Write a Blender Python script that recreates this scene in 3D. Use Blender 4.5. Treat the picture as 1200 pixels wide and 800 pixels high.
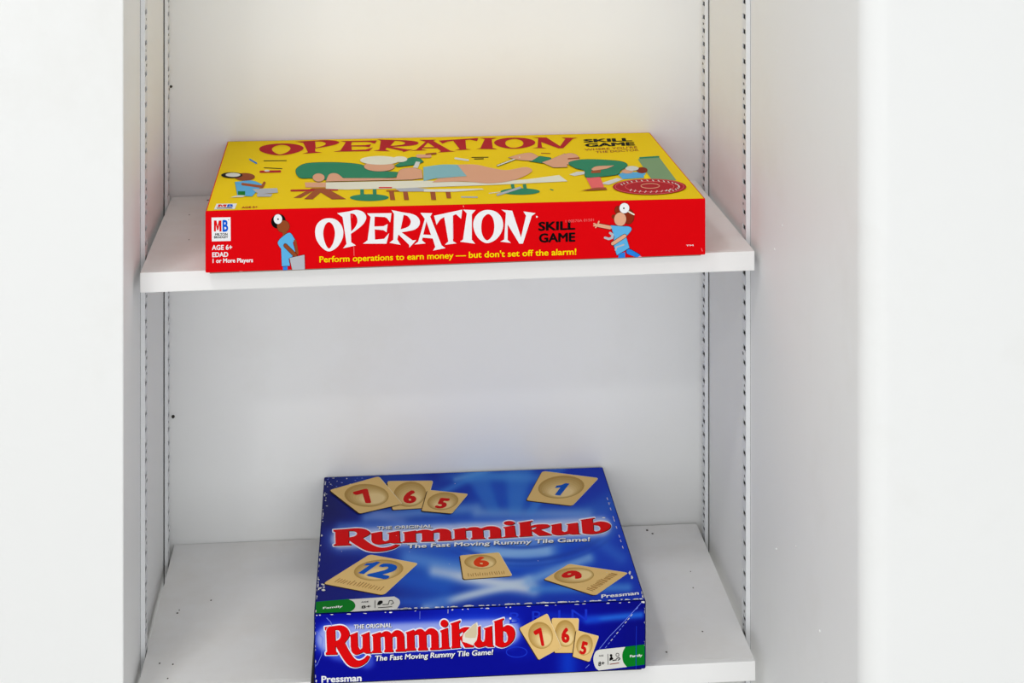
import bpy, bmesh, math, random
import numpy as np
from mathutils import Vector
from mathutils.geometry import tessellate_polygon

for o in list(bpy.data.objects):
    bpy.data.objects.remove(o)
scene = bpy.context.scene
C = scene.collection

# ------------------------------------------------------------ camera
FPX = 2066.1
cam_d = bpy.data.cameras.new('camera')
cam = bpy.data.objects.new('camera', cam_d)
C.objects.link(cam)
cam.location = (-0.0717, -1.6764, 0.397)
cam.rotation_euler = (math.pi / 2, 0, -0.085)
cam_d.sensor_fit = 'HORIZONTAL'
cam_d.sensor_width = 36.0
cam_d.lens = FPX / 1200 * 36
cam_d.shift_y = -(400 + 270.73) / 1200
cam_d.clip_start = 0.05
scene.camera = cam

# ------------------------------------------------------------ light
world = bpy.data.worlds.new('world')
scene.world = world
world.use_nodes = True
bg = world.node_tree.nodes['Background']
bg.inputs[0].default_value = (0.94, 0.975, 1.0, 1)
bg.inputs[1].default_value = 0.62


def area(name, loc, target, sx, sy, power, col, shape='RECTANGLE'):
    l = bpy.data.lights.new(name, 'AREA')
    l.shape = shape
    l.size = sx
    l.size_y = sy
    l.energy = power
    l.color = col
    o = bpy.data.objects.new(name, l)
    C.objects.link(o)
    o.location = loc
    o.rotation_euler = (Vector(target) - Vector(loc)).to_track_quat('-Z', 'Y').to_euler()
    return o


# added frontal fill light, unseen behind the camera, to brighten the lower compartment
area('front_fill_offscreen', (-0.25, -3.6, -0.20), (-0.25, 0, -0.20), 2.2, 1.8, 36, (0.97, 0.99, 1.0))
# the room's ceiling lamps, in front of the alcove and to its left (they throw the shelf and wall shadows)
area('ceiling_lamp_near_offscreen', (-0.55, -1.02, 1.33), (-0.55, -1.02, 0), 0.16, 0.16, 4.5, (1.0, 0.99, 0.97), 'DISK')
area('ceiling_lamp_far_offscreen', (-0.72, -2.15, 1.33), (-0.72, -2.15, 0), 0.16, 0.16, 6.0, (1.0, 0.99, 0.97), 'DISK')

scene.view_settings.view_transform = 'Standard'
scene.view_settings.look = 'None'
scene.view_settings.gamma = 1
scene.view_settings.use_curve_mapping = False
scene.view_settings.exposure = 0.02


# ------------------------------------------------------------ materials
def lin(c):
    return tuple(((v / 255) / 12.92 if v / 255 <= 0.04045 else ((v / 255 + 0.055) / 1.055) ** 2.4) for v in c)


MATS = {}


def mat(key, rgb, rough=0.5, spec=0.4, metal=0.0, var=0.0, vscale=20, bump=0.0, bscale=120, stain=None):
    """Procedural principled material: base colour with a little noise, optional stains and fine relief."""
    if key in MATS:
        return MATS[key]
    m = bpy.data.materials.new(key)
    m.use_nodes = True
    nt = m.node_tree
    b = nt.nodes['Principled BSDF']
    col = (*lin(rgb), 1)
    b.inputs['Base Color'].default_value = col
    b.inputs['Roughness'].default_value = rough
    b.inputs['Specular IOR Level'].default_value = spec
    b.inputs['Metallic'].default_value = metal
    m.diffuse_color = col
    tc = nt.nodes.new('ShaderNodeTexCoord')
    out = None
    if var:
        n = nt.nodes.new('ShaderNodeTexNoise')
        n.inputs['Scale'].default_value = vscale
        n.inputs['Detail'].default_value = 5
        nt.links.new(tc.outputs['Object'], n.inputs['Vector'])
        mx = nt.nodes.new('ShaderNodeMixRGB')
        mx.inputs[1].default_value = tuple(v * (1 - var) for v in col[:3]) + (1,)
        mx.inputs[2].default_value = tuple(min(1, v * (1 + var)) for v in col[:3]) + (1,)
        nt.links.new(n.outputs['Fac'], mx.inputs[0])
        out = mx.outputs[0]
    if stain:
        srgb, sscale, lo, hi, amt = stain
        n = nt.nodes.new('ShaderNodeTexNoise')
        n.inputs['Scale'].default_value = sscale
        n.inputs['Detail'].default_value = 7
        n.inputs['Roughness'].default_value = 0.65
        nt.links.new(tc.outputs['Object'], n.inputs['Vector'])
        r = nt.nodes.new('ShaderNodeMapRange')
        r.inputs[1].default_value = lo
        r.inputs[2].default_value = hi
        r.inputs[3].default_value = 0
        r.inputs[4].default_value = amt
        nt.links.new(n.outputs['Fac'], r.inputs[0])
        mx = nt.nodes.new('ShaderNodeMixRGB')
        if out:
            nt.links.new(out, mx.inputs[1])
        else:
            mx.inputs[1].default_value = col
        mx.inputs[2].default_value = (*lin(srgb), 1)
        nt.links.new(r.outputs[0], mx.inputs[0])
        out = mx.outputs[0]
    if out:
        nt.links.new(out, b.inputs['Base Color'])
    if bump:
        n = nt.nodes.new('ShaderNodeTexNoise')
        n.inputs['Scale'].default_value = bscale
        n.inputs['Detail'].default_value = 4
        nt.links.new(tc.outputs['Object'], n.inputs['Vector'])
        bp = nt.nodes.new('ShaderNodeBump')
        bp.inputs['Strength'].default_value = bump
        bp.inputs['Distance'].default_value = 0.002
        nt.links.new(n.outputs['Fac'], bp.inputs['Height'])
        nt.links.new(bp.outputs[0], b.inputs['Normal'])
    MATS[key] = m
    return m


def attr_mat(key, rough=0.5):
    m = bpy.data.materials.new(key)
    m.use_nodes = True
    nt = m.node_tree
    a = nt.nodes.new('ShaderNodeVertexColor')
    a.layer_name = 'print'
    b = nt.nodes['Principled BSDF']
    b.inputs['Roughness'].default_value = rough
    b.inputs['Specular IOR Level'].default_value = 0.05
    nt.links.new(a.outputs[0], b.inputs['Base Color'])
    MATS[key] = m
    return m


M_WALL = mat('white_wall_paint', (246, 246, 245), 0.52, 0.3, var=0.010, vscale=4, bump=0.10, bscale=80,
             stain=((230, 228, 222), 5, 0.55, 0.8, 0.4))
M_SHELF = mat('white_shelf_paint', (246, 245, 244), 0.45, 0.3, var=0.02, vscale=8, bump=0.06, bscale=60,
              stain=((226, 220, 211), 8, 0.45, 0.75, 0.5))
M_EDGE = mat('shelf_edge_paint', (246, 245, 244), 0.42, 0.35, var=0.015, vscale=20, bump=0.05, bscale=80)
M_STD = mat('standard_paint', (233, 234, 236), 0.4, 0.45, var=0.03, vscale=40, bump=0.08, bscale=200)
M_DARK = mat('slot_shade_dark', (46, 43, 40), 0.6, 0.3, var=0.15, vscale=90)  # near-black colour standing in for the shade inside the slots
M_SEAM = mat('seam_dirt', (60, 56, 50), 0.8, 0.1, var=0.4, vscale=60)
M_CLIP = mat('clip_steel', (58, 56, 54), 0.45, 0.5, metal=0.6, var=0.1, vscale=80)
M_FLOOR = mat('floor_boards', (172, 168, 162), 0.5, 0.3, var=0.1, vscale=6)
M_CEIL = mat('ceiling_paint', (236, 236, 234), 0.7, 0.2, var=0.01)
M_SPECK = mat('dirt', (70, 62, 52), 0.9, 0.1, var=0.3, vscale=300)

M_RED = mat('red_card', (226, 0, 10), 0.6, 0.04, var=0.03, vscale=12)
M_YEL = mat('yellow_card', (250, 212, 0), 0.6, 0.04, var=0.02, vscale=10)
M_CARD = mat('grey_card', (150, 140, 126), 0.8, 0.2, var=0.1, vscale=60)
M_NAVY = mat('navy_card', (4, 8, 92), 0.6, 0.05, var=0.08, vscale=30)
M_BLACKCARD = mat('black_card', (14, 13, 16), 0.6, 0.3, var=0.1, vscale=60)
INK = {}
for k, c in dict(white=(244, 244, 246), black=(10, 8, 10), red=(226, 6, 12), crimson=(186, 26, 40), yellow=(255, 226, 0),
                 green=(44, 138, 102), tan=(232, 172, 138), cream=(240, 236, 216), brown=(168, 84, 44), skin=(150, 74, 38),
                 sky=(140, 192, 200), scrub=(96, 180, 232), denim=(40, 130, 226), grey=(186, 188, 196), pink=(240, 150, 170),
                 auburn=(140, 44, 20), column=(132, 164, 122), badge_blue=(0, 90, 214), badge_green=(4, 124, 34),
                 bone=(226, 224, 218), tile=(236, 198, 128), tile_dark=(60, 36, 18), tile_light=(250, 232, 196),
                 dish=(190, 148, 76), dish_mid=(214, 176, 104), dish_light=(236, 206, 142), digit_red=(214, 22, 20), digit_orange=(232, 66, 20),
                 digit_blue=(12, 88, 196), tear=(222, 204, 170), tear_light=(240, 232, 220), scuff=(214, 214, 222),
                 crease=(110, 130, 236), ghost=(24, 52, 206), rose=(246, 110, 110), grain=(176, 130, 66), halo=(238, 238, 252)).items():
    INK[k] = mat('ink_' + k, c, 0.6, 0.04, var=0.02, vscale=30)
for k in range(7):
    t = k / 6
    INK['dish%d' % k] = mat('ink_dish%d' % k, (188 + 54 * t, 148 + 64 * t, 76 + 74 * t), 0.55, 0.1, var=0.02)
attr_mat('blue_print')


# ------------------------------------------------------------ helpers
def link(name, me, parent=None, kind=None, label=None, category=None, group=None):
    o = bpy.data.objects.new(name, me)
    C.objects.link(o)
    if parent is not None:
        o.parent = parent
    for k, v in (('kind', kind), ('label', label), ('category', category), ('group', group)):
        if v:
            o[k] = v
    return o


def thing(name, loc, label, category, group=None):
    o = link(name, None, None, None, label, category, group)
    o.location = loc
    o.empty_display_size = 0.05
    return o


def mesh(name, verts, faces, mats, fm=None, smooth=False):
    me = bpy.data.meshes.new(name)
    me.from_pydata([tuple(v) for v in verts], [], faces)
    for m in mats:
        me.materials.append(m)
    if fm:
        me.polygons.foreach_set('material_index', fm)
    if smooth:
        me.polygons.foreach_set('use_smooth', [True] * len(me.polygons))
    me.update()
    return me


class MB:
    def __init__(s):
        s.v, s.f, s.m = [], [], []

    def box(s, a, b, mi=0):
        n = len(s.v)
        (x0, y0, z0), (x1, y1, z1) = a, b
        s.v += [(x0, y0, z0), (x1, y0, z0), (x1, y1, z0), (x0, y1, z0), (x0, y0, z1), (x1, y0, z1), (x1, y1, z1), (x0, y1, z1)]
        s.f += [tuple(n + i for i in q) for q in ((0, 3, 2, 1), (4, 5, 6, 7), (0, 1, 5, 4), (1, 2, 6, 5), (2, 3, 7, 6), (3, 0, 4, 7))]
        s.m += [mi] * 6

    def quad(s, pts, mi=0):
        n = len(s.v)
        s.v += list(pts)
        s.f.append(tuple(range(n, n + len(pts))))
        s.m.append(mi)

    def prism(s, outline, z0, z1, mi=0):
        n = len(s.v)
        k = len(outline)
        s.v += [(x, y, z0) for x, y in outline] + [(x, y, z1) for x, y in outline]
        s.f += [tuple(n + i for i in reversed(range(k))), tuple(n + k + i for i in range(k))]
        s.f += [(n + i, n + (i + 1) % k, n + k + (i + 1) % k, n + k + i) for i in range(k)]
        s.m += [mi] * (k + 2)

    def build(s, name, mats, parent=None, **kw):
        if not isinstance(mats, (list, tuple)):
            mats = [mats]
        return link(name, mesh(name, s.v, s.f, mats, s.m), parent, **kw)


def hexa(name, corners, mats, pick, bevel, parent):
    """Solid from 8 corners (4 bottom, 4 top, counter-clockwise from above), bevelled; pick(normal) -> slot."""
    bm = bmesh.new()
    vs = [bm.verts.new(c) for c in corners]
    for q in ((0, 3, 2, 1), (4, 5, 6, 7), (0, 1, 5, 4), (1, 2, 6, 5), (2, 3, 7, 6), (3, 0, 4, 7)):
        bm.faces.new([vs[i] for i in q])
    bm.normal_update()
    for f in bm.faces:
        f.material_index = pick(f.normal)
    if bevel:
        r = bmesh.ops.bevel(bm, geom=list(bm.edges), offset=bevel, segments=2, affect='EDGES', profile=0.6, material=pick(Vector((0, -1, 0))))
    me = bpy.data.meshes.new(name)
    bm.to_mesh(me)
    bm.free()
    for m in mats:
        me.materials.append(m)
    return link(name, me, parent)


def homography(src, dst):
    A = []
    for (x, y), (u, v) in zip(src, dst):
        A.append([x, y, 1, 0, 0, 0, -u * x, -u * y, -u])
        A.append([0, 0, 0, x, y, 1, -v * x, -v * y, -v])
    _, _, vt = np.linalg.svd(np.array(A, float))
    H = vt[-1].reshape(3, 3)
    return H / H[2, 2]


def norm_h(src, dst):
    """Least-squares homography with normalised coordinates."""
    s = np.array(src, float)
    d = np.array(dst, float)

    def T(p):
        m = p.mean(0)
        k = 1 / p.std()
        return np.array([[k, 0, -k * m[0]], [0, k, -k * m[1]], [0, 0, 1]])
    Ts, Td = T(s), T(d)
    ap = lambda H, p: [tuple((H @ [x, y, 1])[:2] / (H @ [x, y, 1])[2]) for x, y in p]
    H = homography(ap(Ts, s), ap(Td, d))
    H = np.linalg.inv(Td) @ H @ Ts
    return H / H[2, 2]


def hp(H, p):
    w = H @ np.array([p[0], p[1], 1.0])
    return (w[0] / w[2], w[1] / w[2])


def zc(x0, y0, s, pts):
    """Points measured on an enlargement -> artwork points, keeping the smooth flag."""
    return [(x0 + p[0] / s, y0 + p[1] / s) + tuple(p[2:]) for p in pts]


def ol(pts, n=6, all_smooth=False):
    """Closed outline; points with a third entry (or all_smooth) are passed smoothly, others are corners."""
    P = [Vector(p[:2]) for p in pts]
    S = [all_smooth or len(p) > 2 for p in pts]
    k = len(P)
    out = []
    for i in range(k):
        a, b = P[i], P[(i + 1) % k]
        sa, sb = S[i], S[(i + 1) % k]
        out.append((a.x, a.y))
        if not (sa or sb):
            continue
        ta = (b - P[i - 1]) * 0.5 if sa else (b - a)
        tb = (P[(i + 2) % k] - a) * 0.5 if sb else (b - a)
        for j in range(1, n):
            t = j / n
            h = (2 * t**3 - 3 * t * t + 1) * a + (t**3 - 2 * t * t + t) * ta + (-2 * t**3 + 3 * t * t) * b + (t**3 - t * t) * tb
            out.append((h.x, h.y))
    return out


def ell(cx, cy, rx, ry, n=28, rot=0):
    c, s = math.cos(rot), math.sin(rot)
    return [(cx + rx * math.cos(a) * c - ry * math.sin(a) * s, cy + rx * math.cos(a) * s + ry * math.sin(a) * c)
            for a in (2 * math.pi * i / n for i in range(n))]


TXT = {}


def text_mesh(body, bold=0.0, space=1.0):
    key = (body, bold, space)
    if key not in TXT:
        cu = bpy.data.curves.new('t', 'FONT')
        cu.body = body
        cu.space_character = space
        cu.resolution_u = 3
        ob = bpy.data.objects.new('t', cu)
        C.objects.link(ob)
        dg = bpy.context.evaluated_depsgraph_get()
        ev = ob.evaluated_get(dg)
        me = ev.to_mesh()
        v = [(p.co.x, p.co.y) for p in me.vertices]
        f = [tuple(p.vertices) for p in me.polygons]
        ev.to_mesh_clear()
        bpy.data.objects.remove(ob)
        bpy.data.curves.remove(cu)
        x0 = min(p[0] for p in v)
        x1 = max(p[0] for p in v)
        shifts = ((-.7, .6), (.7, .6), (-.7, -.6), (.7, -.6), (-1, 0), (1, 0), (0, .8), (0, -.8), (0, 0)) if bold else ((0, 0),)
        x0 -= bold
        x1 += bold
        # bold type: the same glyphs overprinted with tiny shifts
        TXT[key] = [([((x + dx * bold - x0) / (x1 - x0), (y + dy * bold) / 0.682) for x, y in v], f) for dx, dy in shifts]
    return TXT[key]


class Face:
    """A flat face of a box; artwork points are measured on the photograph and carried onto the face."""

    def __init__(s, corners, quad):
        # corners / quad: top-left, top-right, bottom-right, bottom-left
        s.p = [Vector(c) for c in corners]
        s.H = homography(quad, [(0, 1), (1, 1), (1, 0), (0, 0)])
        s.Hi = np.linalg.inv(s.H)
        s.n = (s.p[2] - s.p[3]).cross(s.p[0] - s.p[3]).normalized()

    def at(s, u, v, layer):
        tl, tr, br, bl = s.p
        q = (bl * (1 - u) + br * u) * (1 - v) + (tl * (1 - u) + tr * u) * v
        return q + s.n * (0.00010 + 0.00005 * layer)

    def px(s, p, layer):
        u, v = hp(s.H, p)
        return s.at(min(max(u, 0.004), 0.996), min(max(v, 0.004), 0.996), layer)


class Print:
    """Collects flat ink shapes on one face and builds them as one part."""

    def __init__(s, face):
        s.face, s.v, s.f, s.m, s.mats = face, [], [], [], []

    def ink(s, key):
        if key not in s.mats:
            s.mats.append(key)
        return s.mats.index(key)

    def tris(s, pts, faces, key, layer):
        s.k = (getattr(s, 'k', 0) + 1) % 16
        layer += 0.05 * s.k
        n = len(s.v)
        s.v += [s.face.px(p, layer) for p in pts]
        nn = s.face.n
        mi = s.ink(key)
        for f in faces:
            a, b, c = (s.v[n + f[0]], s.v[n + f[1]], s.v[n + f[2]])
            g = tuple(n + i for i in f)
            if (b - a).cross(c - a).dot(nn) < 0:
                g = g[::-1]
            s.f.append(g)
            s.m.append(mi)

    def poly(s, loops, key, layer=1):
        if not isinstance(loops[0], list):
            loops = [loops]
        pts = [p for l in loops for p in l]
        t = tessellate_polygon([[Vector((p[0], p[1], 0)) for p in l] for l in loops])
        s.tris(pts, t, key, layer)

    def stroke(s, pts, w, key, layer=1, closed=False, caps=True):
        k = len(pts)
        for i in range(k if closed else k - 1):
            a, b = pts[i], pts[(i + 1) % k]
            dx, dy = b[0] - a[0], b[1] - a[1]
            L = math.hypot(dx, dy) or 1e-9
            nx, ny = -dy / L * w / 2, dx / L * w / 2
            s.tris([(a[0] + nx, a[1] + ny), (b[0] + nx, b[1] + ny), (b[0] - nx, b[1] - ny), (a[0] - nx, a[1] - ny)], [(0, 1, 2), (0, 2, 3)], key, layer)
        if caps:
            for p in pts:
                c = ell(p[0], p[1], w / 2, w / 2, 8)
                s.tris(c, [(0, i, i + 1) for i in range(1, 7)], key, layer)

    def text(s, body, p0, p1, cap, key, layer=2, bold=0.02, slant=0.0, space=1.0, H=None):
        """p0, p1: baseline ends; cap: capital height (measured upwards in the artwork)."""
        for v, f in text_mesh(body, bold, space):
            s._text(v, f, p0, p1, cap, key, layer, slant, H)

    def _text(s, v, f, p0, p1, cap, key, layer, slant, H):
        pts = [(p0[0] + (p1[0] - p0[0]) * x + slant * cap * y, p0[1] + (p1[1] - p0[1]) * x - cap * y) for x, y in v]
        if H is not None:
            pts = [hp(H, p) for p in pts]
        tf = []
        for g in f:
            tf += [(g[0], g[i], g[i + 1]) for i in range(1, len(g) - 1)]
        s.tris(pts, tf, key, layer)

    def build(s, name, parent, label=None, kind=None):
        return link(name, mesh(name, s.v, s.f, [INK[k] for k in s.mats], s.m), parent, label=label, kind=kind)


# ------------------------------------------------------------ the alcove and the room around it
XL, XR, YB = -0.2525, 0.2540, -0.006
ZF, ZC = -1.15, 1.35
b = MB()
b.box((-2.6, -4.2, ZF - 0.05), (2.4, 0.1, ZF))
b.build('floor', M_FLOOR, kind='structure', label='wooden floor of the room below the alcove')
b = MB()
b.box((-2.6, -4.2, ZC), (2.4, 0.1, ZC + 0.05))
b.build('ceiling', M_CEIL, kind='structure', label='white ceiling of the room above the alcove')
b = MB()
b.box((XL - 0.002, YB, ZF), (XR + 0.002, 0.1, ZC))
wall_back = b.build('wall_back', M_WALL, kind='structure', label='off-white painted back wall of the shelf alcove')


def corner_wall(name, pts, m, label):
    bb = MB()
    bb.prism(pts, ZF, ZC)
    o = bb.build(name, m, kind='structure', label=label)
    for p in o.data.polygons:
        p.use_smooth = True
    o.data.set_sharp_from_angle(angle=math.radians(25))
    return o


def fillet(cx, cy, r, a0, a1, n=10):
    return [(cx + r * math.cos(math.radians(a0 + (a1 - a0) * i / n)), cy + r * math.sin(math.radians(a0 + (a1 - a0) * i / n))) for i in range(n + 1)]


YFL, YFR = -0.3135, -0.553
rl, rr = 0.0016, 0.018
corner_wall('wall_left', [(XL, 0.1), (-2.6, 0.1), (-2.6, YFL)] + fillet(XL - rl, YFL + rl, rl, 270, 360, 6), M_WALL,
            'bright white wall ending at the left edge of the alcove')
wall_right = corner_wall('wall_right', [(2.4, 0.1), (XR, 0.1)] + fillet(XR + rr, YFR + rr, rr, 180, 270, 12) + [(2.4, YFR)], M_WALL,
            'white right wall with a rounded outer corner')


# ------------------------------------------------------------ slotted shelf standards on the side walls
def standard(side, yc, gap, label, zoff):
    """Pilaster strip: painted face with a slot every half inch, two lips, a block behind the slots coloured dark as their shade."""
    xw = XL if side < 0 else XR
    s = 1 if side < 0 else -1
    z0, z1 = -0.62 - 20 * 0.0127, 0.42 + 0.4
    W, T = 0.0160, 0.0040
    y0, y1 = yc - W / 2, yc + W / 2
    root = thing('shelf_standard', (xw, yc, z0), label, 'shelf standard', 'slotted shelf standards in the alcove')
    ox, oy, oz = xw, yc, z0

    def bx(bb, xa, xb, ya, yb, za, zb, mi=0):
        xs = sorted((xw + s * xa, xw + s * xb))
        bb.box((xs[0] - ox, ya - oy, za - oz), (xs[1] - ox, yb - oy, zb - oz), mi)
    f = MB()
    sw, sh, pitch = 0.0112, 0.0042, 0.0127
    bx(f, T - 0.0008, T, y0, yc - sw / 2, z0, z1)
    bx(f, T - 0.0008, T, yc + sw / 2, y1, z0, z1)
    z = z0 + zoff
    prev = z0
    while z < z1 - 0.004:
        bx(f, T - 0.0008, T, yc - sw / 2, yc + sw / 2, prev, z - sh / 2)
        prev = z + sh / 2
        z += pitch
    bx(f, T - 0.0008, T, yc - sw / 2, yc + sw / 2, prev, z1)
    f.build('slotted_face', M_STD, root)
    l = MB()
    bx(l, gap, T - 0.0008, y0, y0 + 0.001, z0, z1)
    l.build('side_lip', M_STD, root)
    l = MB()
    bx(l, gap, T - 0.0008, y1 - 0.001, y1, z0, z1)
    l.build('side_lip', M_STD, root)
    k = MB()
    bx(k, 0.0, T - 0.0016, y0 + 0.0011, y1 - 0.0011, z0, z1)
    k.build('slot_shade_fill', M_DARK, root, label='dark block behind the slots, coloured as the shade of the hollow')
    # stamped marks between some of the slots
    random.seed(int(yc * 1e4) + side)
    t = MB()
    z = z0 + zoff + pitch / 2
    while z < z1 - 0.01:
        if random.random() < 0.42:
            yy = yc + random.uniform(-0.003, 0.003)
            bx(t, T - 0.0001, T + 0.00005, yy - 0.0012, yy + 0.0012, z - 0.001, z + 0.001)
            if random.random() < 0.4:
                bx(t, T - 0.0001, T + 0.00005, yy + 0.002, yy + 0.0034, z - 0.0012, z + 0.0012)
        z += pitch
    t.build('stamped_mark', M_SEAM, root, kind='stuff')
    return root


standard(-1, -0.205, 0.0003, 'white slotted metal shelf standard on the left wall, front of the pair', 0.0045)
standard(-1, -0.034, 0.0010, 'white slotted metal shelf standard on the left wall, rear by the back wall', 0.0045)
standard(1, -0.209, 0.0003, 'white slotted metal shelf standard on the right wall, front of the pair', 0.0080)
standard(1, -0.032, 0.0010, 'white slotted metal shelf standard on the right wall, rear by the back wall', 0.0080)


# ------------------------------------------------------------ the two shelves
SH = {'u': dict(x=0.0009, y=-0.2568, z=0.0, w=0.4957, d=0.2489, a=0.0054, t=0.0101),
      'l': dict(x=-0.0012, y=-0.2694, z=-0.3266, w=0.4940, d=0.2612, a=-0.0069, t=0.0067)}
THK = 0.0160


def shelf_pt(k, u, v, down=0.0):
    g = SH[k]
    lx, ly = u * g['w'], v * g['d']
    ca, sa = math.cos(g['a']), math.sin(g['a'])
    return Vector((g['x'] + lx * ca - ly * sa, g['y'] + lx * sa + ly * ca, g['z'] + g['t'] * lx - down))


def shelf_z(k, x):
    return SH[k]['z'] + SH[k]['t'] * (x - SH[k]['x'])


def make_shelf(k, top_mat, label):
    org = shelf_pt(k, 0, 0, THK)
    root = thing('shelf', org, label, 'shelf', 'white shelves in the alcove')
    eb = 0.006          # painted front edge strip
    g = SH[k]
    ve = eb / g['d']
    up = [shelf_pt(k, -.5, ve, THK), shelf_pt(k, .5, ve, THK), shelf_pt(k, .5, 1, THK), shelf_pt(k, -.5, 1, THK),
          shelf_pt(k, -.5, ve), shelf_pt(k, .5, ve), shelf_pt(k, .5, 1), shelf_pt(k, -.5, 1)]
    hexa('board', [c - org for c in up], [top_mat], lambda n: 0, 0.0004, root)
    ed = [shelf_pt(k, -.5, 0, THK), shelf_pt(k, .5, 0, THK), shelf_pt(k, .5, ve, THK), shelf_pt(k, -.5, ve, THK),
          shelf_pt(k, -.5, 0), shelf_pt(k, .5, 0), shelf_pt(k, .5, ve), shelf_pt(k, -.5, ve)]
    hexa('front_edge', [c - org for c in ed], [M_EDGE], lambda n: 0, 0.0007, root)
    return root, org


sh_u, org_u = make_shelf('u', M_SHELF, 'white painted shelf under the red and yellow game box')
sh_l, org_l = make_shelf('l', M_SHELF, 'white painted shelf under the blue game box')

random.seed(11)


def specks(root, org, k, spots):
    bb = MB()
    for u, v, r in spots:
        c = shelf_pt(k, u, v) - org
        n = len(bb.v)
        m = 7
        bb.v += [(c.x + r * math.cos(6.283 * i / m) * random.uniform(.7, 1.2), c.y + 1.5 * r * math.sin(6.283 * i / m), c.z + 0.0001) for i in range(m)]
        bb.v.append((c.x, c.y, c.z + r * 0.5))
        for i in range(m):
            bb.f.append((n + i, n + (i + 1) % m, n + m))
            bb.m.append(0)
    bb.build('dirt_specks', M_SPECK, root, kind='stuff')


specks(sh_l, org_l, 'l', [(-.474, .155, .0008), (-.452, .145, .0008), (-.464, .48, .0009), (-.462, .50, .0007), (-.41, .56, .0008), (-.455, .06, .0007),
                          (.40, .96, .0012), (.408, .93, .0010), (.445, .50, .0007), (.432, .20, .0008), (.452, .62, .0006), (.36, .08, .0008), (.30, .03, .0008)])
specks(sh_u, org_u, 'u', [(-.44, .38, .0007), (-.455, .72, .0007), (.455, .42, .0008), (-.43, .93, .0012)])


# ------------------------------------------------------------ steel clips that carry the shelves
def clip(k, side, yc, label):
    xw = XL if side < 0 else XR
    s = 1 if side < 0 else -1
    xf = xw + s * 0.0040
    ztop = shelf_z(k, xf + s * 0.006) - THK - 0.0002
    root = thing('shelf_clip', (xf, yc, ztop - 0.014), label, 'shelf clip', 'steel clips under the shelves')
    m = MB()
    prof = [(0.0002, 0.0), (0.0105, 0.0137), (0.0105, 0.0140), (0.0002, 0.0140)]
    n = len(m.v)
    for yy in (-0.0042, 0.0042):
        m.v += [(s * x, yy, z) for x, z in prof]
    m.f += [(0, 1, 2, 3), (7, 6, 5, 4)] + [(i, 4 + i, 4 + (i + 1) % 4, (i + 1) % 4) for i in range(4)]
    m.m += [0] * 6
    o = m.build('bracket_arm', M_CLIP, root)
    t = MB()
    xs = sorted((s * -0.0025, s * 0.0002))
    t.box((xs[0], -0.0035, 0.0095), (xs[1], 0.0035, 0.0125))
    t.build('hook', M_CLIP, root)
    return root


for k, nm in (('u', 'upper'), ('l', 'lower')):
    for side, sn, ys in ((-1, 'left', (-0.205, -0.034)), (1, 'right', (-0.209, -0.032))):
        for yc, fn in zip(ys, ('front', 'rear')):
            clip(k, side, yc, 'small dark steel clip carrying the %s shelf at its %s %s corner' % (nm, sn, fn))


# ------------------------------------------------------------ the game boxes
def box_corners(bx, k):
    def pt(u, v, h):
        lx, ly = u * bx['w'], v * bx['d']
        ca, sa = math.cos(bx['a']), math.sin(bx['a'])
        x = bx['x'] + lx * ca - ly * sa
        y = bx['y'] + lx * sa + ly * ca
        return Vector((x, y, shelf_z(k, x) + 0.0004 + h * (bx['h'] + bx['q'] * lx)))
    return pt


def game_box(bx, k, name, label, tray_mat, lid_mats, pick, lid_from, flare=0.0):
    pt = box_corners(bx, k)
    org = pt(0, .5, 0)
    root = thing(name, org, label, 'board game')
    lo = lambda u, v, h: pt(u, v, h) - org
    ins = 0.003
    su, sv = .5 - ins / bx['w'], ins / bx['d']
    tc = [lo(-su, sv, 0), lo(su, sv, 0), lo(su, 1 - sv, 0), lo(-su, 1 - sv, 0),
          lo(-su, sv, .5), lo(su, sv, .5), lo(su, 1 - sv, .5), lo(-su, 1 - sv, .5)]
    if flare:
        for i in (0, 3):
            tc[i] = lo(-.5 - flare / bx['w'], sv if i == 0 else 1 - sv, 0)
        for i in (4, 5, 6, 7):
            tc[i] = lo((-su, su, su, -su)[i - 4], (sv, sv, 1 - sv, 1 - sv)[i - 4], .92)
    hexa('tray', tc, [tray_mat], lambda n: 0, 0.0006, root)
    lc = [lo(-.5, 0, lid_from), lo(.5, 0, lid_from), lo(.5, 1, lid_from), lo(-.5, 1, lid_from),
          lo(-.5, 0, 1), lo(.5, 0, 1), lo(.5, 1, 1), lo(-.5, 1, 1)]
    lid = hexa('lid', lc, lid_mats, pick, 0.0011, root)
    front = [lc[4], lc[5], lc[1], lc[0]]
    top = [lc[7], lc[6], lc[5], lc[4]]
    return root, lid, front, top


# ============ red and yellow box on the upper shelf
OB = dict(x=0.0055, y=-0.2700, w=0.400, d=0.2616, a=0.0098, h=0.0486, q=-0.0086)
ob, olid, ofront, otop = game_box(OB, 'u', 'board_game_box', 'wide red and yellow board game box lying on the upper shelf', M_CARD,
                                  [M_RED, M_YEL], lambda n: 1 if n.z > 0.9 else 0, 0.03)
FF = Face(ofront, [(240.5, 247), (827.5, 234), (828, 299.6), (240, 321.6)])
FT = Face(otop, [(267.5, 167), (760, 154.5), (827.5, 234), (240.5, 247)])

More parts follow.
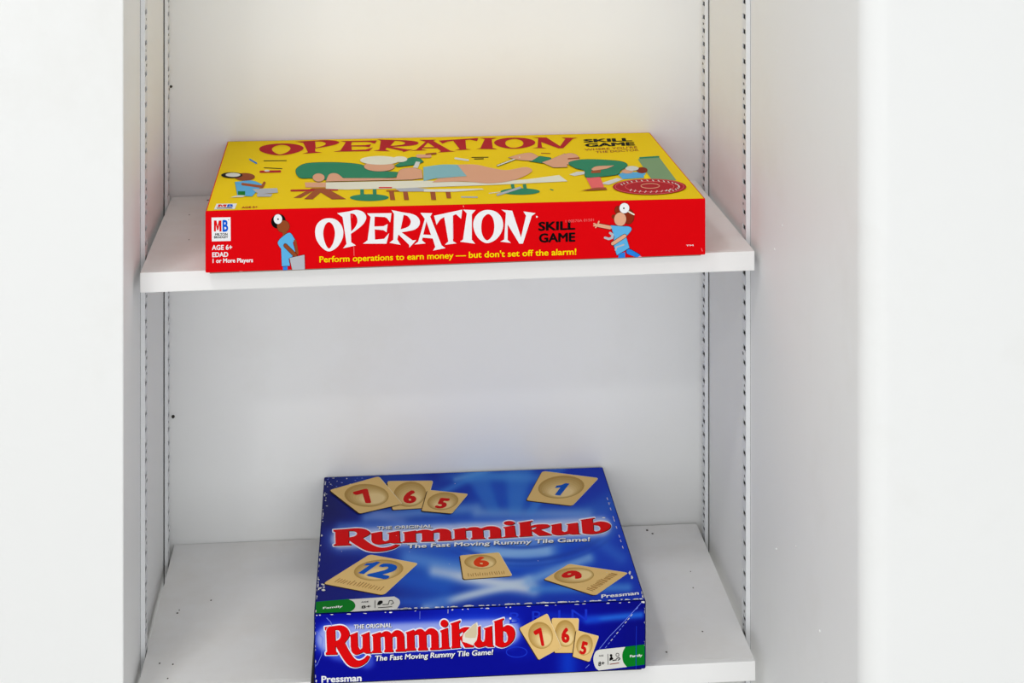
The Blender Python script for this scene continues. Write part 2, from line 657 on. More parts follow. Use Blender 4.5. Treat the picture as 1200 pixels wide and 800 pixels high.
A = lambda p: zc(375, 240, 13.3333, p)
B = lambda p: zc(455, 240, 13.3333, p)
Cc = lambda p: zc(545, 240, 11.4286, p)
S = 1
LET = [
    [ol(A([(290, 207), (400, 228), (490, 310), (527, 430), (500, 560), (410, 680), (290, 735), (180, 680), (90, 560), (62, 430), (90, 310), (180, 230)]), 4, True),
     ol(A([(290, 268), (350, 310), (385, 400), (385, 500), (350, 620), (290, 690), (235, 620), (200, 500), (200, 400), (232, 310)]), 4, True)],
    [ol(A([(425, 128), (620, 100), (740, 78, S), (850, 110, S), (900, 190, S), (860, 290, S), (760, 380, S), (650, 455), (655, 590), (730, 640), (522, 685), (578, 615), (515, 190)])),
     ol(A([(640, 135), (700, 140, S), (745, 190, S), (755, 270, S), (720, 350, S), (655, 420)]))],
    [ol(A([(912, 132), (1306, 128), (1285, 275), (1235, 208), (1197, 190), (1035, 182), (1030, 340), (1177, 335), (1245, 300), (1227, 432), (1177, 398),
           (1035, 385), (1040, 548), (1187, 535), (1267, 445), (1225, 612), (845, 612), (920, 560), (970, 190)]))],
    [ol(B([(240, 80), (430, 118), (560, 140, S), (650, 185, S), (692, 260, S), (670, 340, S), (590, 395, S), (400, 432), (575, 560), (635, 555), (525, 675), (520, 628),
           (350, 465), (332, 545), (385, 630), (205, 598), (268, 550), (280, 140)])),
     ol(B([(435, 155), (500, 180, S), (545, 250, S), (530, 320, S), (470, 360, S), (385, 385)]))],
    [ol(B([(700, 125), (888, 130), (855, 185), (1035, 640), (1095, 682), (900, 720), (935, 665), (895, 530), (735, 515), (725, 560), (785, 608), (605, 625), (665, 580), (770, 220)])),
     ol(B([(795, 260), (868, 475), (745, 468)]))],
    [[(523.6, 252.8), (556.8, 245.7), (555.5, 256.6), (549.4, 250.9), (545.9, 252.7), (545.9, 282.9), (550.2, 285.5), (536.4, 287.3), (540.5, 283.1),
      (535.6, 254.3), (530.8, 257.3), (526.6, 263.6)]],
    [ol(Cc([(145, 65), (312, 72), (262, 130), (262, 470), (308, 525), (105, 498), (145, 470), (195, 115)]))],
    [ol(Cc([(480, 70), (580, 95), (650, 165), (677, 265), (655, 370), (580, 470), (470, 518), (380, 480), (310, 390), (280, 265), (310, 160), (385, 90)]), 4, True),
     ol(Cc([(478, 125), (535, 170), (560, 270), (550, 380), (510, 450), (465, 480), (425, 450), (395, 380), (388, 280), (410, 180)]), 4, True)],
    [ol(Cc([(655, 68), (795, 82), (910, 440), (975, 150), (940, 92), (1100, 115), (1050, 150), (935, 525), (888, 525), (735, 265), (735, 475), (778, 515), (638, 497),
            (690, 470), (712, 110)]))],
]
p = Print(FF)
for l in LET:
    p.poly(l, 'white', 2)
p.poly(ell(642.6, 254.4, 1.1, 1.1, 10), 'white', 2)
p.build('title_lettering', olid, 'white storybook lettering of the title on the red side')

HT = norm_h([(379.7, 272), (396.8, 295), (641.3, 250), (625.7, 286), (406.9, 249.6), (438.4, 285.9), (473, 246), (557.7, 245.7), (572, 286), (414.5, 272)],
            [(302, 175.5), (325.8, 182.5), (673.3, 161.2), (655, 174), (345, 167.2), (390.8, 178.8), (437.5, 164.7), (555.8, 162.2), (575, 176), (350.5, 174.8)])
p = Print(FT)
for l in LET:
    p.poly([[hp(HT, q) for q in lp] for lp in l], 'crimson', 2)
p.build('title_lettering', olid, 'dark red storybook lettering of the title on the yellow top')

p = Print(FF)
p.text('Perform operations to earn money \u2014 but don\'t set off the alarm!', (384.9, 308.2), (687.2, 298.8), 7.0, 'yellow', 2, 0.022)
p.build('tagline', olid, 'small yellow lettering')
for body, a, c, cap, key, bold, nm in (('SKILL', (644.2, 270.6), (685.9, 269.2), 9.6, 'black', 0.04, 'side_lettering'), ('GAME', (645, 284.4), (686, 283.2), 9.8, 'black', 0.04, 'side_lettering'),
                                       ('1 00570A 01501', (675, 261.3), (706.5, 259.6), 3.0, 'rose', 0.0, 'stamped_code'), ('TM', (807, 289.4), (815, 289.1), 1.6, 'white', 0.02, 'small_print')):
    p = Print(FF)
    p.text(body, a, c, cap, key, 3 if bold == 0 else 2, bold)
    p.build(nm, olid)
# maker badge and age lines
BLOCK_M = [(0, 0), (0, 1), (.34, 1), (.5, .48), (.66, 1), (1, 1), (1, 0), (.73, 0), (.73, .62), (.58, .12), (.42, .12), (.27, .62), (.27, 0)]
Z = lambda q: zc(240, 245, 10, q)
p = Print(FF)
p.poly(Z([(85, 97), (330, 93), (331, 377), (87, 383)]), 'white', 1)
p.poly([(251.5 + 9.7 * x, 271.4 - 13.2 * y) for x, y in BLOCK_M], 'red', 2)
p.text('B', Z([(226, 262)])[0], Z([(299, 259)])[0], 13.0, 'badge_blue', 2, 0.04)
p.poly(ell(270.5, 257.4, .6, .6, 8), 'black', 2)
p.text('MILTON', Z([(130, 313)])[0], Z([(290, 309)])[0], 2.7, 'black', 2, 0.03)
p.text('BRADLEY', Z([(117, 347)])[0], Z([(298, 342)])[0], 2.7, 'black', 2, 0.03)
p.build('maker_badge', olid, 'white square badge with a red M and blue B')
p = Print(FF)
p.text('AGE 6+', Z([(86, 486)])[0], Z([(350, 480)])[0], 5.6, 'white', 2, 0.03)
p.text('EDAD', Z([(90, 571)])[0], Z([(298, 566)])[0], 5.4, 'white', 2, 0.03)
p.text('1 or More Players', Z([(96, 641)])[0], Z([(615, 631)])[0], 4.9, 'white', 2, 0.03)
p.build('age_lettering', olid, 'white lettering under the badge')


def fig(p, loop, key, layer, edge=0.0):
    if edge:
        p.stroke(loop, edge, 'black', layer - 1, True)
    p.poly(loop, key, layer)


# plain stand-in figures on the red side
Z = lambda q: zc(320, 240, 9.41, q)
p = Print(FF)
e = lambda x, y, rx, ry, rot=0: ell(320 + x / 9.41, 240 + y / 9.41, rx / 9.41, ry / 9.41, 24, rot)
fig(p, e(130, 180, 88, 80, -0.5), 'black', 3)
fig(p, e(188, 238, 74, 70), 'skin', 4, 0.6)
fig(p, ol(Z([(178, 290), (228, 290), (232, 350), (182, 350)])), 'skin', 4)
fig(p, e(125, 155, 50, 55), 'white', 6, 0.5)
fig(p, e(127, 156, 9, 10), 'black', 7)
fig(p, ol(Z([(125, 410, 1), (180, 352, 1), (265, 310, 1), (325, 385), (300, 420), (328, 520), (290, 580), (250, 600), (265, 680), (170, 686), (162, 490), (132, 450, 1)])), 'scrub', 5, 0.8)
p.stroke(Z([(325, 400), (352, 540)]), 3.2, 'skin', 6)
p.stroke(Z([(212, 452), (330, 565)]), 5.4, 'black', 6)
p.stroke(Z([(212, 452), (330, 565)]), 4.4, 'skin', 7)
fig(p, Z([(260, 592), (436, 556), (440, 722), (292, 746)]), 'grey', 8, 0.6)
p.poly(Z([(182, 692), (236, 688), (236, 752), (182, 754)]), 'denim', 5)
p.build('printed_figure', olid, 'plain figure in light blue carrying a grey bag')
Z = lambda q: zc(690, 230, 10, q)
e = lambda x, y, rx, ry, rot=0: ell(690 + x / 10, 230 + y / 10, rx / 10, ry / 10, 24, rot)
p = Print(FF)
fig(p, e(545, 245, 62, 88), 'auburn', 3, 0.5)
fig(p, e(430, 170, 36, 50), 'auburn', 3, 0.4)
fig(p, e(385, 245, 24, 26), 'auburn', 3)
fig(p, e(455, 275, 66, 80), 'tan', 5, 0.5)
p.stroke(Z([(545, 185), (605, 220)]), 1.6, 'cream', 6)
fig(p, e(500, 145, 54, 60), 'white', 7, 0.5)
fig(p, e(494, 146, 9, 10), 'black', 8)
p.stroke(Z([(215, 345), (345, 372)]), 5.2, 'black', 4)
p.stroke(Z([(215, 345), (345, 372)]), 4.2, 'tan', 5)
for q in ((165, 325), (165, 350), (185, 370), (220, 300)):
    p.stroke(Z([(205, 343), q]), 1.6, 'tan', 5)
p.stroke(Z([(420, 745), (475, 700)]), 0.5, 'denim', 3)
p.poly(Z([(438, 680), (510, 660), (512, 752), (438, 755)]), 'denim', 4)
p.stroke(Z([(555, 655), (650, 715)]), 7.4, 'black', 3)
p.stroke(Z([(555, 655), (650, 715)]), 6.4, 'denim', 4)
fig(p, ol(Z([(655, 715), (680, 705, 1), (722, 738), (650, 745)])), 'pink', 5)
fig(p, ol(Z([(350, 345), (470, 358), (555, 362, 1), (578, 400, 1), (520, 480), (558, 610), (420, 696), (380, 560), (392, 480)])), 'scrub', 6, 0.8)
p.stroke(Z([(375, 560), (505, 470)]), 5.0, 'black', 7)
p.stroke(Z([(375, 560), (505, 470)]), 4.0, 'tan', 8)
p.stroke(Z([(290, 490), (330, 505), (370, 490), (372, 455), (345, 435)]), 2.8, 'grey', 7)
p.stroke(Z([(405, 635), (415, 600), (450, 590), (495, 572)]), 1.8, 'grey', 9)
p.build('printed_figure', olid, 'plain figure in blue with an outstretched arm')

# plain stand-in picture on the yellow top
Za = lambda q: zc(335, 165, 7.059, q)
Zb = lambda q: zc(490, 165, 7.059, q)
Zd = lambda q: zc(650, 150, 7.059, q)
Zk = lambda q: zc(230, 140, 3.865, q)
ea = lambda x, y, rx, ry: ell(335 + x / 7.059, 165 + y / 7.059, rx / 7.059, ry / 7.059)
eb_ = lambda x, y, rx, ry: ell(490 + x / 7.059, 165 + y / 7.059, rx / 7.059, ry / 7.059)
ed_ = lambda x, y, rx, ry: ell(650 + x / 7.059, 150 + y / 7.059, rx / 7.059, ry / 7.059)
p = Print(FT)
p.poly(Za([(35, 475), (185, 395), (238, 395), (95, 475)]), 'brown', 2)
p.poly(Za([(120, 486), (225, 395), (300, 395), (460, 486), (345, 488), (255, 432), (190, 487)]), 'brown', 3)
p.stroke(Za([(20, 415), (390, 408)]), 2.2, 'crimson', 2)
p.poly(Za([(130, 350), (320, 350), (325, 390), (135, 390)]), 'tan', 4)
p.poly(ea(648, 474, 158, 28), 'green', 3)
for x in (590, 692):
    p.stroke(Za([(x, 400), (x, 465)]), 4.2, 'green', 4, caps=False)
for x in (832, 945, 1168):
    p.poly(Za([(x - 22, 425), (x + 16, 425), (x + 26, 495), (x - 14, 495)]), 'brown', 3)
for x in (75, 200):
    p.poly(Zb([(x - 22, 425), (x + 18, 425), (x + 24, 482), (x - 12, 482)]), 'brown', 3)
p.stroke(Za([(790, 420), (1195, 420)]), 1.4, 'brown', 4)
p.poly(Za([(850, 395), (1000, 390), (1200, 412), (1195, 424), (900, 426)]), 'grey', 5)
p.poly(Zb([(0, 408), (480, 402), (500, 410), (250, 428), (0, 428)]), 'cream', 5)
p.poly([(377, 222), (377.5, 214.6), (490, 212.5), (560, 215), (612, 211), (650, 206), (660, 213.5), (575, 217.5), (490, 220.5), (450, 222), (400, 223)], 'cream', 5)
p.poly(eb_(800, 426, 165, 27), 'green', 3)
for x in (735, 835):
    p.stroke(Zb([(x, 365), (x + 10, 420)]), 4.0, 'green', 4, caps=False)
p.stroke(Zb([(610, 455), (800, 395)]), 2.6, 'grey', 5)
p.stroke(Za([(730, 394), (830, 394)]), 1.4, 'red', 6)
p.build('printed_table', olid, 'plain drawing of a white table on green feet')
p = Print(FT)
fig(p, ol(Za([(60, 250), (120, 202), (230, 188), (420, 188), (590, 205), (640, 240), (760, 258), (890, 268), (912, 288), (830, 312), (500, 320), (430, 312), (290, 330), (190, 316), (90, 312)]), 4, True), 'green', 7, 0.5)
fig(p, ea(242, 312, 48, 34), 'tan', 9, 0.4)
fig(p, ol(Za([(298, 345), (330, 285, 1), (390, 280, 1), (440, 318), (870, 318), (905, 250, 1), (1000, 232, 1), (1080, 250), (1088, 318), (1000, 330)])), 'tan', 10, 0.4)
fig(p, ea(735, 222, 125, 40), 'tan', 10, 0.4)
p.poly(ea(740, 172, 160, 36), 'cream', 11)
p.poly(ea(905, 162, 60, 24), 'cream', 11)
fig(p, ol(Za([(862, 212), (985, 148, 1), (1060, 150, 1), (1098, 182), (1040, 205), (880, 225)])), 'green', 9, 0.4)
p.stroke(Za([(1050, 135), (1150, 135)]), 3.8, 'tan', 10)
p.stroke(Za([(1120, 120), (1200, 112)]), 1.8, 'brown', 11)
p.poly(Za([(1010, 230), (1035, 180), (1070, 185), (1048, 235)]), 'bone', 11)
p.build('printed_figure', olid, 'plain green-robed figure leaning over the table')
p = Print(FT)
p.poly(ol(Zb([(0, 225), (150, 205, 1), (280, 205), (360, 300), (100, 318), (0, 340)])), 'sky', 8)
p.poly(ol(Zb([(280, 205), (430, 205, 1), (560, 232, 1), (690, 250, 1), (850, 225, 1), (900, 262, 1), (760, 330, 1), (560, 360, 1), (330, 345, 1), (70, 352), (120, 320), (358, 302)])), 'tan', 9)
p.build('printed_sheet', olid, 'plain pale blue and tan shapes on the table')
p = Print(FT)
p.stroke(Zb([(615, 212), (800, 142)]), 2.2, 'black', 7)
p.stroke(Zb([(615, 212), (800, 142)]), 1.4, 'cream', 8)
fig(p, ol(Zb([(705, 145), (790, 120, 1), (890, 105, 1), (960, 135), (900, 172), (800, 165, 1)])), 'tan', 8, 0.4)
fig(p, ol(Zb([(880, 175), (970, 132), (1060, 145), (1085, 190), (990, 192)])), 'green', 8, 0.4)
fig(p, ol(Zb([(985, 185), (1060, 160, 1), (1180, 110), (1200, 225), (1080, 228)])), 'tan', 9, 0.4)
fig(p, ed_(95, 262, 78, 48), 'tan', 9, 0.4)
p.stroke(Zd([(80, 262), (170, 255)]), 1.6, 'brown', 10)
fig(p, ol(Zd([(80, 295), (200, 267), (400, 270), (540, 285), (582, 318), (520, 362), (500, 392), (350, 412), (225, 415), (215, 360), (140, 340)]), 4, True), 'green', 10, 0.5)
fig(p, ol(Zd([(272, 350), (320, 325, 1), (470, 318), (400, 345, 1), (290, 362)])), 'tan', 12, 0.3)
p.poly(Zd([(275, 362), (355, 355), (350, 380), (270, 382)]), 'brown', 12)
p.poly(Zd([(228, 422), (348, 414), (382, 506), (275, 514)]), 'rose', 9)
p.poly(ol(Zd([(180, 530), (300, 506, 1), (395, 502), (405, 520), (300, 526)])), 'brown', 10)
p.build('printed_figure', olid, 'plain green-robed figure in red trousers')
p = Print(FT)
p.poly(Zd([(672, 262), (720, 240), (760, 248), (800, 236), (852, 240), (1002, 440), (790, 436)]), 'column', 3)
p.stroke(Zd([(690, 250), (850, 240)]), 2.0, 'green', 4)
p.poly(ol(Zd([(500, 392), (560, 372, 1), (740, 372), (720, 418), (540, 430)])), 'scrub', 5)
fig(p, ed_(620, 340, 58, 20), 'bone', 7, 0.3)
p.poly(ed_(580, 365, 50, 18), 'tan', 6)
p.poly(ed_(706, 355, 48, 26), 'auburn', 6)
p.poly(Zd([(85, 392), (150, 368), (242, 366), (225, 386), (130, 404)]), 'bone', 6)
p.poly(Zd([(345, 468), (490, 420), (545, 432), (420, 478)]), 'bone', 6)
p.poly(Zd([(720, 400), (750, 390), (770, 425), (730, 430)]), 'yellow', 6)
p.build('printed_column', olid, 'plain grey-green column with a small blue figure')
p = Print(FT)
p.poly(ed_(770, 496, 318, 68), 'crimson', 9)
for r in (0.93, 0.66):
    p.stroke(ed_(770, 496, 318 * r, 68 * r), 0.5, 'rose', 10, True, False)
for i in range(20):
    a = math.radians(200 + i * 11)
    cx, cy = 770 + 255 * math.cos(a), 496 + 52 * math.sin(a)
    p.stroke(Zd([(cx - 8, cy - 5), (cx + 7, cy + 5)]), 1.0, 'bone', 10, caps=False)
for i in range(9):
    a = math.radians(35 + i * 13)
    cx, cy = 770 + 215 * math.cos(a), 496 + 44 * math.sin(a)
    p.stroke(Zd([(cx - 8, cy + 6), (cx + 8, cy - 6)]), 1.3, 'bone', 10, caps=False)
p.stroke(ed_(775, 490, 80, 20), 0.8, 'tan', 10, True, False)
p.build('printed_seal', olid, 'dark red oval seal')
p = Print(FT)
fig(p, ol(Zk([(172, 286), (245, 280, 1), (292, 298), (245, 350), (182, 348)])), 'scrub', 5, 0.3)
p.poly(ell(230 + 215 / 3.865, 140 + 263 / 3.865, 45 / 3.865, 17 / 3.865), 'skin', 5)
p.poly(ell(230 + 160 / 3.865, 140 + 256 / 3.865, 46 / 3.865, 13 / 3.865), 'black', 6)
p.poly(ell(230 + 165 / 3.865, 140 + 255 / 3.865, 32 / 3.865, 9 / 3.865), 'bone', 7)
p.stroke(Zk([(205, 296), (290, 308), (300, 290)]), 3.0, 'brown', 7)
p.poly(Zk([(245, 318), (355, 314), (358, 334), (275, 342)]), 'grey', 7)
p.poly(Zk([(265, 340), (335, 340), (325, 352), (268, 352)]), 'grey', 6)
p.poly(Zk([(184, 328), (215, 328), (215, 346), (184, 346)]), 'badge_green', 7)
p.poly(Zk([(150, 355), (185, 345), (218, 346), (205, 354)]), 'bone', 7)
p.build('printed_figure', olid, 'plain small figure in light blue by the corner badge')
p = Print(FT)
p.poly(Zk([(78, 407), (90, 382), (178, 381), (168, 405)]), 'white', 2)
p.poly([(254.4 + 9.2 * x + 1.0 * y, 242.6 - 2.9 * y) for x, y in BLOCK_M], 'red', 3)
p.text('B', Zk([(134, 397)])[0], Zk([(160, 396)])[0], 2.9, 'badge_blue', 3, 0.05, 0.35)
p.stroke(Zk([(90, 402), (158, 401)]), 0.8, 'black', 3, caps=False)
p.build('maker_badge', olid, 'small white badge with a red M and blue B on the yellow top')
for body, a, c, cap, key, bold, sl in (('AGE 6+', Zk([(198, 403)])[0], Zk([(268, 400)])[0], 2.0, 'crimson', 0.03, 0), ('SKILL', Zd([(212, 120)])[0], Zd([(628, 106)])[0], 3.5, 'black', 0.05, -.25),
                                       ('GAME', Zd([(225, 157)])[0], Zd([(650, 142)])[0], 3.7, 'black', 0.05, -.25), ('WHERE YOU\'RE', Zd([(222, 190)])[0], Zd([(668, 166)])[0], 2.3, 'brown', 0.01, -.25),
                                       ('THE DOCTOR', Zd([(315, 210)])[0], Zd([(682, 190)])[0], 2.3, 'brown', 0.01, -.25)):
    p = Print(FT)
    p.text(body, a, c, cap, key, 2, bold, sl)
    p.build('top_lettering', olid)
p = Print(FT)
p.stroke(Zk([(240, 185), (268, 202)]), 1.8, 'denim', 2)
p.stroke(Zk([(285, 240), (370, 238)]), 2.6, 'crimson', 2)
p.poly(ell(311, 201, 3, 1), 'bone', 3)
p.stroke(Zk([(300, 191), (400, 190)]), .8, 'black', 2, caps=False)
p.stroke(Zk([(300, 222), (380, 226)]), .8, 'black', 2, caps=False)
p.stroke(Zb([(265, 150), (370, 165)]), 2.2, 'bone', 2)
p.stroke(Zb([(400, 142), (540, 140)]), .8, 'black', 2, caps=False)
p.stroke(Zb([(420, 155), (500, 153)]), 1.0, 'black', 2, caps=False)
p.stroke(Zb([(980, 105), (1060, 108)]), .8, 'brown', 2, caps=False)
p.stroke(Zb([(310, 470), (440, 472)]), 1.6, 'grey', 2)
p.stroke(Zb([(540, 440), (630, 430)]), .8, 'bone', 2)
p.stroke(Zb([(1055, 408), (1075, 414)]), 1.2, 'green', 2)
p.build('printed_props', olid, 'scattered small coloured shapes', kind='stuff')
# handling creases in the red side
p = Print(FF)
p.stroke([(427.2, 288.5), (427.6, 300)], 0.8, 'rose', 3)
p.stroke([(425.2, 251.8), (425, 255)], 0.7, 'rose', 3)
p.stroke([(546, 262), (546.2, 280)], 0.7, 'pink', 3)
p.stroke([(284, 319), (288, 319)], 0.7, 'rose', 3)
p.stroke([(558, 241.2), (558.4, 242.4)], 0.9, 'tan', 3)
p.stroke([(823.5, 292), (824.5, 295)], 0.9, 'rose', 3)
p.build('crease', olid, kind='stuff')

# ============ blue box on the lower shelf
RB = dict(x=0.0228, y=-0.2782, w=0.2642, d=0.2706, a=-0.0087, h=0.0570, q=-0.0013)
rb, rlid, rfront, rtop = game_box(RB, 'l', 'board_game_box', 'worn blue board game box lying on the lower shelf', M_BLACKCARD,
                                  [M_NAVY], lambda n: 0, 0.04, 0.0028)
RF = Face(rfront, [(368.5, 722), (756, 705.5), (756, 784.6), (367.6, 806)])
RT = Face(rtop, [(380, 556.5), (708.5, 545), (756, 705.5), (368.5, 722)])


def segd(x, y, a, b):
    dx, dy = b[0] - a[0], b[1] - a[1]
    t = max(0, min(1, ((x - a[0]) * dx + (y - a[1]) * dy) / (dx * dx + dy * dy)))
    return math.hypot(x - a[0] - t * dx, (y - a[1] - t * dy)), t


def lerp(c, d, t):
    t = max(0.0, min(1.0, t))
    return tuple(c[i] + (d[i] - c[i]) * t for i in range(3))


def top_art(x, y):
    """Printed artwork of the lid top: deep blue with pale light trails and rings."""
    c = lerp((5, 12, 112), (10, 42, 180), (x - 385) / 300)
    c = lerp(c, (10, 86, 220), math.exp(-(((x - 590) / 150) ** 2 + ((y - 640) / 70) ** 2)) * 0.9)
    c = lerp(c, (8, 58, 196), math.exp(-(((x - 620) / 110) ** 2 + ((y - 570) / 45) ** 2)) * 0.7)
    # pale arc across the upper third
    ax = (x - 560) / 230
    yy = 547 + 26 * ax * ax
    c = lerp(c, (86, 160, 236), math.exp(-((y - yy - 9) / 7) ** 2) * max(0, 1 - ((x - 585) / 75) ** 2) * 0.85)
    for a, b, w, col, k in (((515, 578), (568, 550), 5, (70, 150, 236), .6),
                            ((535, 560), (585, 546), 3, (120, 180, 240), .5),
                            ((430, 606), (560, 594), 7, (110, 156, 232), .75),
                            ((560, 600), (690, 602), 7, (140, 182, 240), .7),
                            ((440, 600), (470, 612), 8, (120, 150, 226), .6),
                            ((400, 616), (560, 616), 6, (70, 120, 220), .6),
                            ((560, 652), (640, 646), 13, (150, 196, 248), .9),
                            ((480, 655), (560, 672), 12, (96, 156, 236), .8),
                            ((510, 672), (625, 692), 8, (216, 228, 246), .95),
                            ((625, 692), (735, 690), 6, (70, 140, 228), .8),
                            ((500, 712), (620, 682), 6, (206, 224, 246), .9),
                            ((620, 682), (690, 655), 7, (130, 180, 240), .8),
                            ((430, 707), (520, 708), 8, (40, 100, 216), .7),
                            ((450, 672), (520, 690), 16, (30, 104, 220), .7),
                            ((575, 575), (620, 585), 22, (30, 110, 222), .5),
                            ((690, 625), (728, 655), 8, (60, 120, 224), .5)):
        d, t = segd(x, y * 1.0, a, b)
        c = lerp(c, col, math.exp(-(d / w) ** 2) * k)
    # rings
    rx, ry = (x - 612) / 1.0, (y - 585) / 0.62
    r = math.hypot(rx, ry)
    ang = ry / (r + 1e-6)
    if ang > 0.2:
        for R, w, k in ((92, 4, .75), (118, 5, .8), (128, 3, .4)):
            c = lerp(c, (18, 66, 186), math.exp(-((r - R) / w) ** 2) * k * min(1, (ang - .2) * 3))
    # broad shafts of light fanning up out of the middle
    if y < 606:
        for a0, wd, k in ((-1.86, .10, .45), (-1.50, .12, .55), (-1.22, .07, .5), (-0.55, .20, .35), (-2.45, .25, .3)):
            th = math.atan2((y - 640) * 1.6, x - 600)
            c = lerp(c, (74, 150, 236), math.exp(-((th - a0) / wd) ** 4) * k * max(0, min(1, (608 - y) / 12)))
    # glow round the title
    d, t = segd(x, y, (400, 632), (705, 617))
    c = lerp(c, (120, 160, 240), math.exp(-(d / 18) ** 4) * 0.5)
    c = lerp(c, (206, 216, 250), math.exp(-(d / 12) ** 6) * 0.85)
    c = lerp(c, (6, 12, 92), max(0, 1 - (x - 372) / 48) * 0.8 * max(0, min(1, (622 - y) / 20)))
    c = lerp(c, (8, 20, 128), max(0, (y - 690) / 30) * max(0, min(1, (480 - x) / 60)))
    return c


def front_art(x, y):
    """Printed artwork of the lid side: deep blue, brighter in the middle, pale glow round the title."""
    c = (2, 8, 150)
    c = lerp(c, (4, 40, 196), math.exp(-((x - 560) / 60) ** 2) * 0.8 * max(0, min(1, (765 - y) / 30)))
    c = lerp(c, (2, 4, 110), max(0, min(1, (x - 690) / 60)) * 0.6)
    c = lerp(c, (10, 62, 206), math.exp(-((x - 668) / 12) ** 2) * max(0, min(1, (y - 755) / 15)) * 0.8)
    for a, b, w, col, k in (((690, 728), (750, 722), 4.5, (36, 110, 226), .85), ((640, 722), (700, 728), 5, (10, 50, 200), .6),
                            ((606, 768), (640, 765), 9, (4, 30, 190), .4)):
        d, t = segd(x, y, a, b)
        c = lerp(c, col, math.exp(-(d / w) ** 2) * k)
    d, t = segd(x, y, (388, 752), (598, 742))
    h = 17 - 1.5 * t
    c = lerp(c, (60, 96, 240), math.exp(-(d / (h + 5)) ** 6) * 0.6)
    c = lerp(c, (176, 188, 244), math.exp(-(d / h) ** 8) * 0.85)
    d, t = segd(x, y, (396, 768), (432, 778))
    c = lerp(c, (90, 120, 240), math.exp(-(d / 10) ** 4) * 0.6)
    return c


def art_grid(face, fn, nx, ny, name, parent, label):
    vs, fs, cols = [], [], []
    for j in range(ny + 1):
        for i in range(nx + 1):
            u, v = 0.004 + 0.992 * i / nx, 0.004 + 0.992 * j / ny
            vs.append(face.at(u, v, 0))
            x, y = hp(face.Hi, (u, v))
            cols.append((*lin(fn(x, y)), 1))
    for j in range(ny):
        for i in range(nx):
            a = j * (nx + 1) + i
            fs.append((a, a + 1, a + nx + 2, a + nx + 1))
    me = mesh(name, vs, fs, [MATS['blue_print']])
    ca = me.color_attributes.new('print', 'FLOAT_COLOR', 'POINT')
    ca.data.foreach_set('color', [k for c in cols for k in c])
    return link(name, me, parent, label=label)


art_grid(RT, top_art, 200, 130, 'printed_background', rlid, 'deep blue print with pale light trails')
art_grid(RF, front_art, 220, 60, 'printed_background', rlid, 'deep blue print with a pale glow round the title')

D = lambda q: zc(376, 725, 13.3333, q)
E = lambda q: zc(456, 715, 13.3333, q)
F = lambda q: zc(526, 715, 13.3333, q)
RUM = [
    [ol(D([(72, 160), (200, 146), (330, 132, S), (420, 165, S), (470, 250, S), (455, 330, S), (395, 408), (450, 520, S), (530, 640, S), (605, 692, S), (690, 670, S), (755, 608),
           (800, 625), (740, 720, S), (640, 785, S), (540, 802, S), (450, 770, S), (380, 690, S), (300, 560, S), (245, 460), (245, 540), (275, 570), (270, 602), (85, 607),
           (82, 575), (105, 555), (95, 215), (75, 210)])),
     ol(D([(240, 205), (300, 215, S), (332, 280, S), (310, 350, S), (245, 387)]))],
    [ol(D([(470, 290), (600, 240), (606, 470), (640, 518, S), (680, 490), (680, 312), (655, 290), (790, 235), (800, 540), (822, 560), (820, 577), (735, 582), (690, 560),
           (640, 582, S), (570, 602, S), (512, 565, S), (490, 480), (488, 322)]))],
    [ol(D([(830, 280), (970, 235), (970, 265), (1040, 225, S), (1100, 228, S), (1145, 262), (1200, 215, S), (1260, 208, S), (1320, 240, S), (1345, 300), (1352, 490), (1372, 527),
           (1372, 545), (1207, 550), (1207, 522), (1230, 508), (1228, 322), (1200, 306, S), (1158, 318), (1158, 500), (1172, 530), (1172, 556), (1025, 558), (1028, 530), (1040, 515),
           (1035, 325), (1010, 308, S), (965, 320), (970, 530), (985, 550), (985, 568), (825, 573), (828, 545), (850, 530), (845, 310), (832, 300)]))],
    [ol(E([(305, 375), (435, 330), (445, 360), (500, 325, S), (560, 322, S), (612, 362), (670, 315, S), (740, 310, S), (800, 350, S), (820, 410), (825, 605), (842, 630), (842, 646),
           (688, 655), (690, 625), (708, 610), (705, 415), (670, 402, S), (630, 415), (635, 600), (652, 630), (652, 656), (497, 662), (497, 640), (515, 610), (510, 420), (480, 408, S),
           (440, 418), (445, 610), (465, 635), (465, 660), (300, 670), (305, 640), (325, 625), (320, 400), (308, 390)]))],
    [ell(524.6, 732.4, 4.5, 4.5, 20)],
    [ol(E([(850, 345), (970, 298), (985, 590), (1005, 610), (1005, 630), (845, 645), (845, 620), (872, 605), (868, 380), (852, 370)]))],
    [ol(F([(80, 232), (235, 180), (230, 210), (208, 228), (212, 330), (270, 298, S), (335, 288, S), (400, 300, S), (420, 345, S), (385, 400, S), (320, 435), (440, 580), (435, 605),
           (300, 610), (222, 470), (225, 580), (240, 600), (238, 612), (88, 628), (90, 600), (100, 590), (95, 255), (82, 250)])),
     ol(F([(216, 390), (262, 362, S), (275, 385, S), (255, 425, S), (220, 440)]))],
    [ol(F([(430, 320), (545, 272), (548, 480), (580, 522, S), (612, 500), (620, 332), (598, 310), (725, 268), (735, 568), (752, 578), (750, 596), (665, 600), (622, 582),
           (560, 602, S), (500, 608, S), (452, 575, S), (440, 520), (446, 350)]))],
    [ol(F([(750, 200), (910, 145), (910, 165), (885, 185), (890, 292), (970, 255, S), (1050, 290, S), (1082, 380, S), (1060, 480, S), (990, 560, S), (900, 602, S), (830, 598, S),
           (775, 572), (765, 220)])),
     ol(F([(895, 345), (945, 370, S), (970, 440, S), (960, 510, S), (920, 532, S), (895, 500)]))],
]
